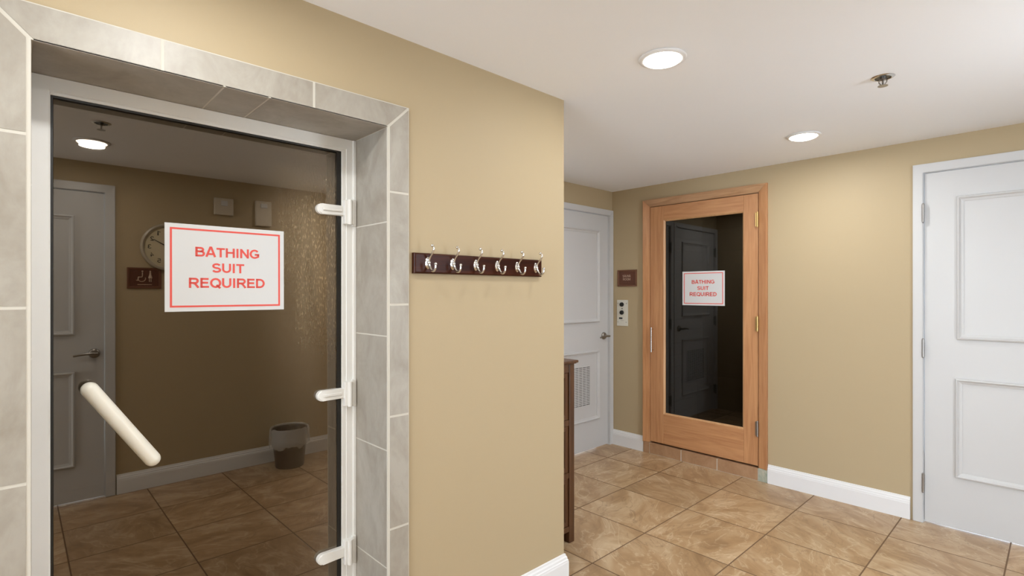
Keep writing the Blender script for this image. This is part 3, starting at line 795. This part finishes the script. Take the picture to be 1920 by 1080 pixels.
# leaf: stiles, rails, pane
lu0, lu1, lz0, lz1 = iu0 + .003, iu1 - .0045, .103, iz - .004
gu0, gu1, gz0_, gz1_ = -2.284, -1.624, .348, 1.960
FH = 0.004
leaf = sd
for a, b_ in ((lu0, gu0), (gu1, lu1)):
    bm = bmesh.new(); pbox(bm, on_far, a, b_, lz0, lz1, -.038, FH, .002); finish('stile', bm, M_CEDAR_V, sd)
for a, b_, nm in ((lz0, gz0_, 'bottom_rail'), (gz1_, lz1, 'top_rail')):
    bm = bmesh.new(); pbox(bm, on_far, gu0 + .0003, gu1 - .0003, a, b_, -.037, FH - .0005, .0015)
    if nm == 'bottom_rail': pbox(bm, on_far, gu0 + .001, gu1 - .001, .205, .2065, FH - .001, FH + .0004)
    finish(nm, bm, M_CEDAR_H, sd)
bm = bmesh.new()
sweep(bm, [(gu0, gz0_), (gu1, gz0_), (gu1, gz1_), (gu0, gz1_)], [(0, -.014), (0, FH), (.002, FH), (.012, -.008), (.012, -.014)], True, on_far)
M_BEAD = wood('pale glazing bead', (0.50, 0.27, 0.12), (0.60, 0.35, 0.17), 'Z')
finish('glazing_bead', bm, M_BEAD, sd)
bm = bmesh.new(); pbox(bm, on_far, gu0 + .002, gu1 - .002, gz0_ + .002, gz1_ - .002, -.022, -.015)
finish('glass_pane', bm, M_GLASS_SAUNA, sd)
bm = bmesh.new()
for k in (0, 1):
    z = .875 + k * .175; tube(bm, [on_far(-2.378, z, FH - .001), on_far(-2.378, z, .036)], .0045, 12)
tube(bm, [on_far(-2.378, .858, .038), on_far(-2.378, 1.066, .038)], .0055, 14)
finish('pull_handle', bm, M_CHROME, sd)['label'] = 'slim chrome pull handle'
for z in (1.885, 1.132, .375):
    bm = bmesh.new(); u = iu1 - .002
    tube(bm, [on_far(u, z - .050, .022), on_far(u, z + .050, .022)], .0065, 12)
    ball(bm, on_far(u, z + .053, .022), .006, 10); ball(bm, on_far(u, z - .053, .022), .006, 10)
    for k in range(1, 5):
        zc = z - .050 + .1 * k / 5; tube(bm, [on_far(u, zc - .001, .022), on_far(u, zc + .001, .022)], .0074, 12)
    pbox(bm, on_far, u - .016, u - .003, z - .05, z + .05, FH, .019)
    finish('hinge', bm, M_BRASS if z > 1 else M_NICKEL, sd)

# threshold step of tan tile
bm = bmesh.new()
pbox(bm, on_far, SAUNA[0] + .001, SAUNA[1] - .001, 0, .088, -.16, .0135, 0, 1)
for a, b_ in ((iu0, -2.120), (-2.120, -1.822), (-1.822, iu1)):
    pbox(bm, on_far, a + .003, b_ - .003, .002, .090, -.15, .0145, .0008)
tag(finish('trim_2', bm, [M_THRESH, M_GROUT]), 'low step of three tan tiles under the sauna door', 'threshold', structure=True)
bm = bmesh.new(); pbox(bm, on_far, cu0, iu0 - .0005, 0, CZ - .001, 0.0005, .0165, .0015)
tag(finish('trim_3', bm, M_THRESH), 'small tan tile block below the left sauna casing', 'tile block', structure=True)
bm = bmesh.new(); pbox(bm, on_far, iu1 + .0005, cu1, 0, CZ - .001, 0.0005, .0165, .0015)
tag(finish('trim_4', bm, M_CORNER), 'small grey green stone block below the right sauna casing', 'tile block', structure=True)

def on_sauna_glass(u, v, h): return on_far(u, v, h - .015)
bathing_sign(on_sauna_glass, -1.948, 1.391, 0.0005, (-1.948, YB + .015, 1.25), 'white BATHING SUIT REQUIRED sign with red border on the sauna door glass')

# ---------------------------------------------------------------- room plaque and sauna control plate
def plaque(pl, u0, u1, v0, v1, loc, label):
    p = tag(empty('room_plaque', loc), label, 'plaque')
    bm = bmesh.new()
    sweep(bm, [(u0, v0), (u1, v0), (u1, v1), (u0, v1)], [(0, .0005), (0, .010), (.006, .012), (.014, .010), (.016, .006), (.016, .0005)], True, pl)
    finish('plaque_frame', bm, M_PLAQUE_RIM, p)
    bm = bmesh.new(); pbox(bm, pl, u0 + .015, u1 - .015, v0 + .015, v1 - .015, .001, .0065); finish('plaque_face', bm, M_PLAQUE, p)
    return p
p = plaque(on_far, -2.737, -2.540, 1.411, 1.556, (-2.638, YB, 1.411), 'brown room name plaque with raised pale letters beside the sauna door')
lettering('lettering', 'SAUNA', -2.683, -2.600, 1.492, 1.513, on_far, .0072, M_PRINT, p, .15)
lettering('lettering', 'ROOM', -2.680, -2.603, 1.464, 1.485, on_far, .0072, M_PRINT, p, .15)
bm = bmesh.new()
for k, u in enumerate([-2.668 + .009 * i for i in range(7)]):
    for vv in (1.452, 1.445):
        if (k * 7 + int(vv * 1000)) % 3: lathe(bm, [(.0018, 0), (.0013, .0012), (0, .0016)], on_far(u, vv, .0065), '-Y', 8)
finish('braille_dots', bm, M_PLAQUE_RIM, p)

cp = tag(empty('control_panel', (-2.688, YB, 1.06)), 'narrow off white sauna control plate with two black knobs', 'control panel')
bm = bmesh.new(); pbox(bm, on_far, -2.745, -2.630, 1.062, 1.292, .0005, .006, .002); finish('face_plate', bm, M_PLATE, cp)
for z in (1.252, 1.181):
    bm = bmesh.new(); lathe(bm, [(.019, 0), (.019, .012), (.016, .017), (0, .018)], on_far(-2.690, z, .006), '-Y', 24)
    pbox(bm, on_far, -2.6925, -2.6875, z - .014, z + .014, .023, .027, .001)
    finish('knob', bm, M_BLACK, cp)
bm = bmesh.new(); lathe(bm, [(.0045, 0), (.0045, .003), (0, .005)], on_far(-2.689, 1.216, .006), '-Y', 12); finish('indicator_light', bm, M_BLACK, cp)
for u, z in ((-2.734, 1.262), (-2.646, 1.262), (-2.734, 1.096), (-2.648, 1.096)):
    bm = bmesh.new(); lathe(bm, [(.0045, 0), (.004, .0018), (0, .0022)], on_far(u, z, .006), '-Y', 12); finish('screw', bm, M_NICKEL, cp)
bm = bmesh.new(); pbox(bm, on_far, -2.722, -2.686, 1.123, 1.137, .006, .0068); finish('label_mark', bm, M_DARKTEXT, cp)
bm = bmesh.new(); pbox(bm, on_far, -2.708, -2.672, 1.112, 1.1135, .006, .0066); pbox(bm, on_far, -2.700, -2.676, 1.107, 1.1082, .006, .0066)
finish('label_mark', bm, M_NICKEL, cp)

# ---------------------------------------------------------------- walnut chest in the alcove
ch = tag(empty('chest', (-2.02, 2.05, 0)), 'narrow dark walnut chest half hidden behind the wall corner', 'chest')
cx0, cx1, cy0, cy1, ct = -2.20, -1.840, 1.895, 2.212, .972
PW = .042
for yy in (cy0, cy1 - PW):
    for xx in (cx0, cx1 - .045):
        bm = bmesh.new(); bbox(bm, xx, xx + .045, yy, yy + PW, 0, ct - .001, .003); finish('corner_post', bm, M_CHEST, ch)
bm = bmesh.new()
bbox(bm, cx0 + .008, cx1 - .016, cy0 + .008, cy1 - .012, .070, ct - .002, .001)
for z0_, z1_ in ((.062, .092), (.352, .382), (.636, .668), (.925, ct - .001)):
    bbox(bm, cx1 - .03, cx1 - .003, cy0 + PW - .001, cy1 - PW + .001, z0_, z1_, .002)
    bbox(bm, cx0 + .04, cx1 - .04, cy1 - .014, cy1 - .003, z0_, z1_, .002)
finish('body', bm, M_CHEST, ch)
bm = bmesh.new()
bbox(bm, cx0 - .010, cx1 + .016, cy0 - .008, cy1 + .018, ct + .004, ct + .018, .004, 3)
bbox(bm, cx0 - .004, cx1 + .008, cy0 - .003, cy1 + .009, ct - .001, ct + .005, .002)
finish('top', bm, M_CHEST, ch)
for k, (z0_, z1_) in enumerate(((.094, .350), (.384, .634), (.670, .923))):
    bm = bmesh.new(); a, b_ = cy0 + PW + .001, cy1 - PW - .001
    def fd(u, v, h): return Vector((cx1 - .014 + h, u, v))
    sweep(bm, [(a, z0_), (b_, z0_), (b_, z1_), (a, z1_)], [(0, -.001), (0, .006), (.022, .006), (.026, .003), (.028, -.001)], True, fd)
    pbox(bm, lambda u, v, h: fd(u, v, h), a + .034, b_ - .034, z0_ + .034, z1_ - .034, -.001, .004, .002)
    dr = finish('drawer', bm, M_CHEST, ch)
    bm = bmesh.new(); zc = (z0_ + z1_) / 2; yc = 2.092
    pts = [(cx1 - .012, yc, zc + .075), (cx1 + .006, yc, zc + .070), (cx1 + .012, yc, zc + .04), (cx1 + .012, yc, zc - .04), (cx1 + .006, yc, zc - .070), (cx1 - .012, yc, zc - .075)]
    tube(bm, smooth_path(pts, 5), .005, 10)
    for dz in (-.05, -.025, 0, .025, .05): ball(bm, (cx1 + .012, yc, zc + dz), .0085, 10)
    finish('pull', bm, M_IRON, dr)

# ---------------------------------------------------------------- ceiling lights
def make_light():
    t = empty('ceiling_light', (0, 0, 0))
    bm = bmesh.new()
    lathe(bm, [(.070, -.0005), (.088, -.0005), (.090, -.003), (.088, -.006), (.078, -.010), (.072, -.009), (.070, -.004)], (0, 0, 0), 'Z', 40)
    finish('trim_ring', bm, M_WHITE, t)
    bm = bmesh.new()
    lathe(bm, [(.071, -.002), (.071, -.006), (.066, -.014), (.045, -.021), (0, -.024)], (0, 0, 0), 'Z', 40)
    finish('lens', bm, M_LENS, t)
    return t
proto = make_light()
lights = [(-1.064, 1.806, 'round recessed ceiling light nearest the coat hooks, the larger of the two in view'),
          (-1.032, 3.290, 'round recessed ceiling light near the sauna door, the smaller of the two in view'),
          (0.190, 0.318, 'round recessed ceiling light mirrored in the steam room glass'),
          (-1.064, 0.322, 'round recessed ceiling light just outside the steam room door'),
          (0.190, 1.806, 'round recessed ceiling light over the right side of the hall'),
          (-2.250, 2.350, 'added round ceiling light that brightens the alcove, unseen behind the wall corner'),  # extra unseen lamp, added to brighten the alcove
          (-1.064, -1.162, 'round recessed ceiling light behind the viewer on the steam room side'),
          (0.190, -1.162, 'round recessed ceiling light behind the viewer on the right side')]
for i, (x, y, lab) in enumerate(lights):
    if i == 0: o = proto
    else:
        o = proto.copy(); COL.objects.link(o)
        for c in list(proto.children):
            k = c.copy(); COL.objects.link(k); k.parent = o
    o.location = (x, y, CEIL)
    tag(o, lab, 'ceiling light', 'recessed ceiling lights')
    ld = bpy.data.lights.new('downlight_glow', 'AREA'); ld.shape = 'DISK'; ld.size = .12; ld.energy = LAMP_W * (0.6 if x < -2 else 1.0); ld.color = LAMP_COL
    lo = bpy.data.objects.new('downlight_glow', ld); COL.objects.link(lo); lo.parent = o; lo.location = (0, 0, -.027)

# ---------------------------------------------------------------- fire sprinklers
def sprinkler(x, y, label):
    t = tag(empty('fire_sprinkler', (x, y, CEIL)), label, 'sprinkler', 'ceiling fire sprinklers')
    c = (x, y, CEIL)
    bm = bmesh.new(); lathe(bm, [(.029, -.0035), (.031, -.0048), (.037, -.004), (.043, -.0005), (.029, -.0005)], c, 'Z', 36); finish('cover_ring', bm, M_CHROME, t)
    bm = bmesh.new(); lathe(bm, [(0, -.0008), (.0295, -.0008), (.0295, -.0022), (0, -.0022)], c, 'Z', 30); finish('recess_cup', bm, M_BLACK, t)
    bm = bmesh.new()
    lathe(bm, [(0, -.001), (.011, -.001), (.011, -.010), (.007, -.013), (.0035, -.016), (.0035, -.030), (.006, -.033), (0, -.034)], c, 'Z', 20)
    for s in (-1, 1):
        tube(bm, smooth_path([(x + s * .010, y, CEIL - .008), (x + s * .014, y, CEIL - .020), (x + s * .004, y, CEIL - .034)], 5), .0022, 8)
    finish('sprinkler_body', bm, M_NICKEL, t)
    bm = bmesh.new()
    lathe(bm, [(0, -.034), (.008, -.034), (.0185, -.036), (.0185, -.0375), (0, -.0375)], c, 'Z', 24); finish('deflector', bm, M_NICKEL, t)
sprinkler(-.523, 2.640, 'chrome fire sprinkler in the ceiling to the right of the downlights')
sprinkler(-.255, .320, 'chrome fire sprinkler mirrored in the top of the steam room glass')

# ---------------------------------------------------------------- things on the right wall, mirrored in the bronze glass
ck = tag(empty('wall_clock', (XD, .800, 1.70)), 'round wall clock mirrored beside the steam room sign', 'clock')
cc = on_right(.800, 1.715, 0)
bm = bmesh.new(); lathe(bm, [(.165, .0005), (.172, .012), (.168, .026), (.158, .030), (.150, .024), (.148, .012), (.148, .0005)], cc, '-X', 48); finish('clock_rim', bm, M_SILVER, ck)
bm = bmesh.new(); lathe(bm, [(0, .004), (.149, .004), (.149, .010), (0, .010)], cc, '-X', 48, smooth=False); face = finish('clock_face', bm, M_CREAM, ck)
def on_clock(u, v, h): return on_right(.800 + u, 1.715 + v, h)
for n in range(1, 13):
    a = math.radians(30 * n); r = .114; uu, vv = -math.sin(a) * r * -1, math.cos(a) * r
    w = .022 if n < 10 else .036
    # facing the wall from the hall, the clock's right is the -y side
    lettering('numeral', str(n), -(uu - w / 2) , -(uu + w / 2), vv - .016, vv + .016, on_clock, .0108, M_DARKTEXT, ck, .14)
for nm, a, ln, wd in (('hour_hand', 305, .07, .006), ('minute_hand', 60, .105, .004)):
    bm = bmesh.new(); a = math.radians(a)
    p0 = on_clock(0, 0, .013); p1 = on_clock(-math.sin(a) * ln, math.cos(a) * ln, .013)
    tube(bm, [p0, p1], [wd, wd * .4], 8); finish(nm, bm, M_BLACK, ck)

rp = plaque(on_right, .555, .756, 1.414, 1.562, (XD, .655, 1.414), 'brown restroom plaque with pale pictograms mirrored under the clock')
bm = bmesh.new()
def arc(cu, cv, r, a0, a1, n=14): return [on_right(cu - r * math.cos(math.radians(a0 + (a1 - a0) * i / n)), cv + r * math.sin(math.radians(a0 + (a1 - a0) * i / n)), .0085) for i in range(n + 1)]
tube(bm, arc(.640, 1.485, .022, -200, 40), .0022, 8)
tube(bm, smooth_path([on_right(.644, 1.528, .0085), on_right(.642, 1.497, .0085), on_right(.624, 1.494, .0085), on_right(.616, 1.472, .0085), on_right(.608, 1.474, .0085)], 4), .0026, 8)
ball(bm, on_right(.644, 1.536, .0085), .0055, 10)
ball(bm, on_right(.690, 1.536, .0085), .0055, 10)
tube(bm, [on_right(.690, 1.530, .0085), on_right(.690, 1.512, .0085), on_right(.690, 1.488, .0085)], [.004, .006, .013], 12)
for s in (-.005, .005): tube(bm, [on_right(.690 + s, 1.488, .0085), on_right(.690 + s, 1.462, .0085)], .0025, 8)
finish('pictogram', bm, M_PRINT, rp)
bm = bmesh.new(); pbox(bm, on_right, .615, .700, 1.440, 1.444, .006, .0075); finish('text_bar', bm, M_PRINT, rp)

M_DEVICE = plain('beige alarm casing', (0.60, 0.53, 0.42), 0.45)
nb = tag(empty('alarm_strobe', (XD, 1.163, 1.985)), 'pale square wall alarm box mirrored high on the wall, nearer the clock', 'alarm')
bm = bmesh.new(); pbox(bm, on_right, 1.097, 1.230, 1.985, 2.115, .0005, .030, .004); finish('casing', bm, M_DEVICE, nb)
bm = bmesh.new(); pbox(bm, on_right, 1.140, 1.187, 2.055, 2.095, .030, .040, .003); finish('strobe_lens', bm, M_PAPER, nb)
nb = tag(empty('alarm_horn', (XD, 1.454, 1.925)), 'pale upright wall alarm box mirrored high on the wall, farther from the clock', 'alarm')
bm = bmesh.new(); pbox(bm, on_right, 1.395, 1.515, 1.925, 2.125, .0005, .032, .004); finish('casing', bm, M_DEVICE, nb)
bm = bmesh.new(); pbox(bm, on_right, 1.430, 1.480, 2.070, 2.105, .032, .040, .003); finish('strobe_lens', bm, M_PAPER, nb)

# trash bin
bc = Vector((.565, 1.585, 0))
tb = tag(empty('trash_bin', bc), 'dark brown trash bin with a clear liner, mirrored low in the steam room glass', 'trash bin')
bm = bmesh.new()
lathe(bm, [(0, .002), (.100, .002), (.103, .0), (.106, .004), (.132, .285), (.137, .292), (.137, .300), (.129, .300), (.126, .285), (.099, .012), (0, .012)], bc, 'Z', 40)
finish('bin_body', bm, M_BIN, tb)
bm = bmesh.new(); random.seed(4); rings = []
for r, z, w in ((.127, .20, .0), (.131, .308, .002), (.140, .312, .003), (.145, .290, .004), (.147, .25, .006), (.146, .205, .010), (.143, .170, .016)):
    rings.append([bm.verts.new(bc + Vector(((r + random.uniform(0, w)) * math.cos(q), (r + random.uniform(0, w)) * math.sin(q), z + random.uniform(-w, w)))) for q in [2 * math.pi * j / 48 for j in range(48)]])
for a, b_ in zip(rings, rings[1:]):
    for j in range(48): bm.faces.new((a[j], a[(j + 1) % 48], b_[(j + 1) % 48], b_[j])).smooth = True
finish('bin_liner', bm, M_LINER, tb)['label'] = 'clear plastic liner folded over the rim'

for o in bpy.data.objects:
    if '_o' in o: del o['_o']
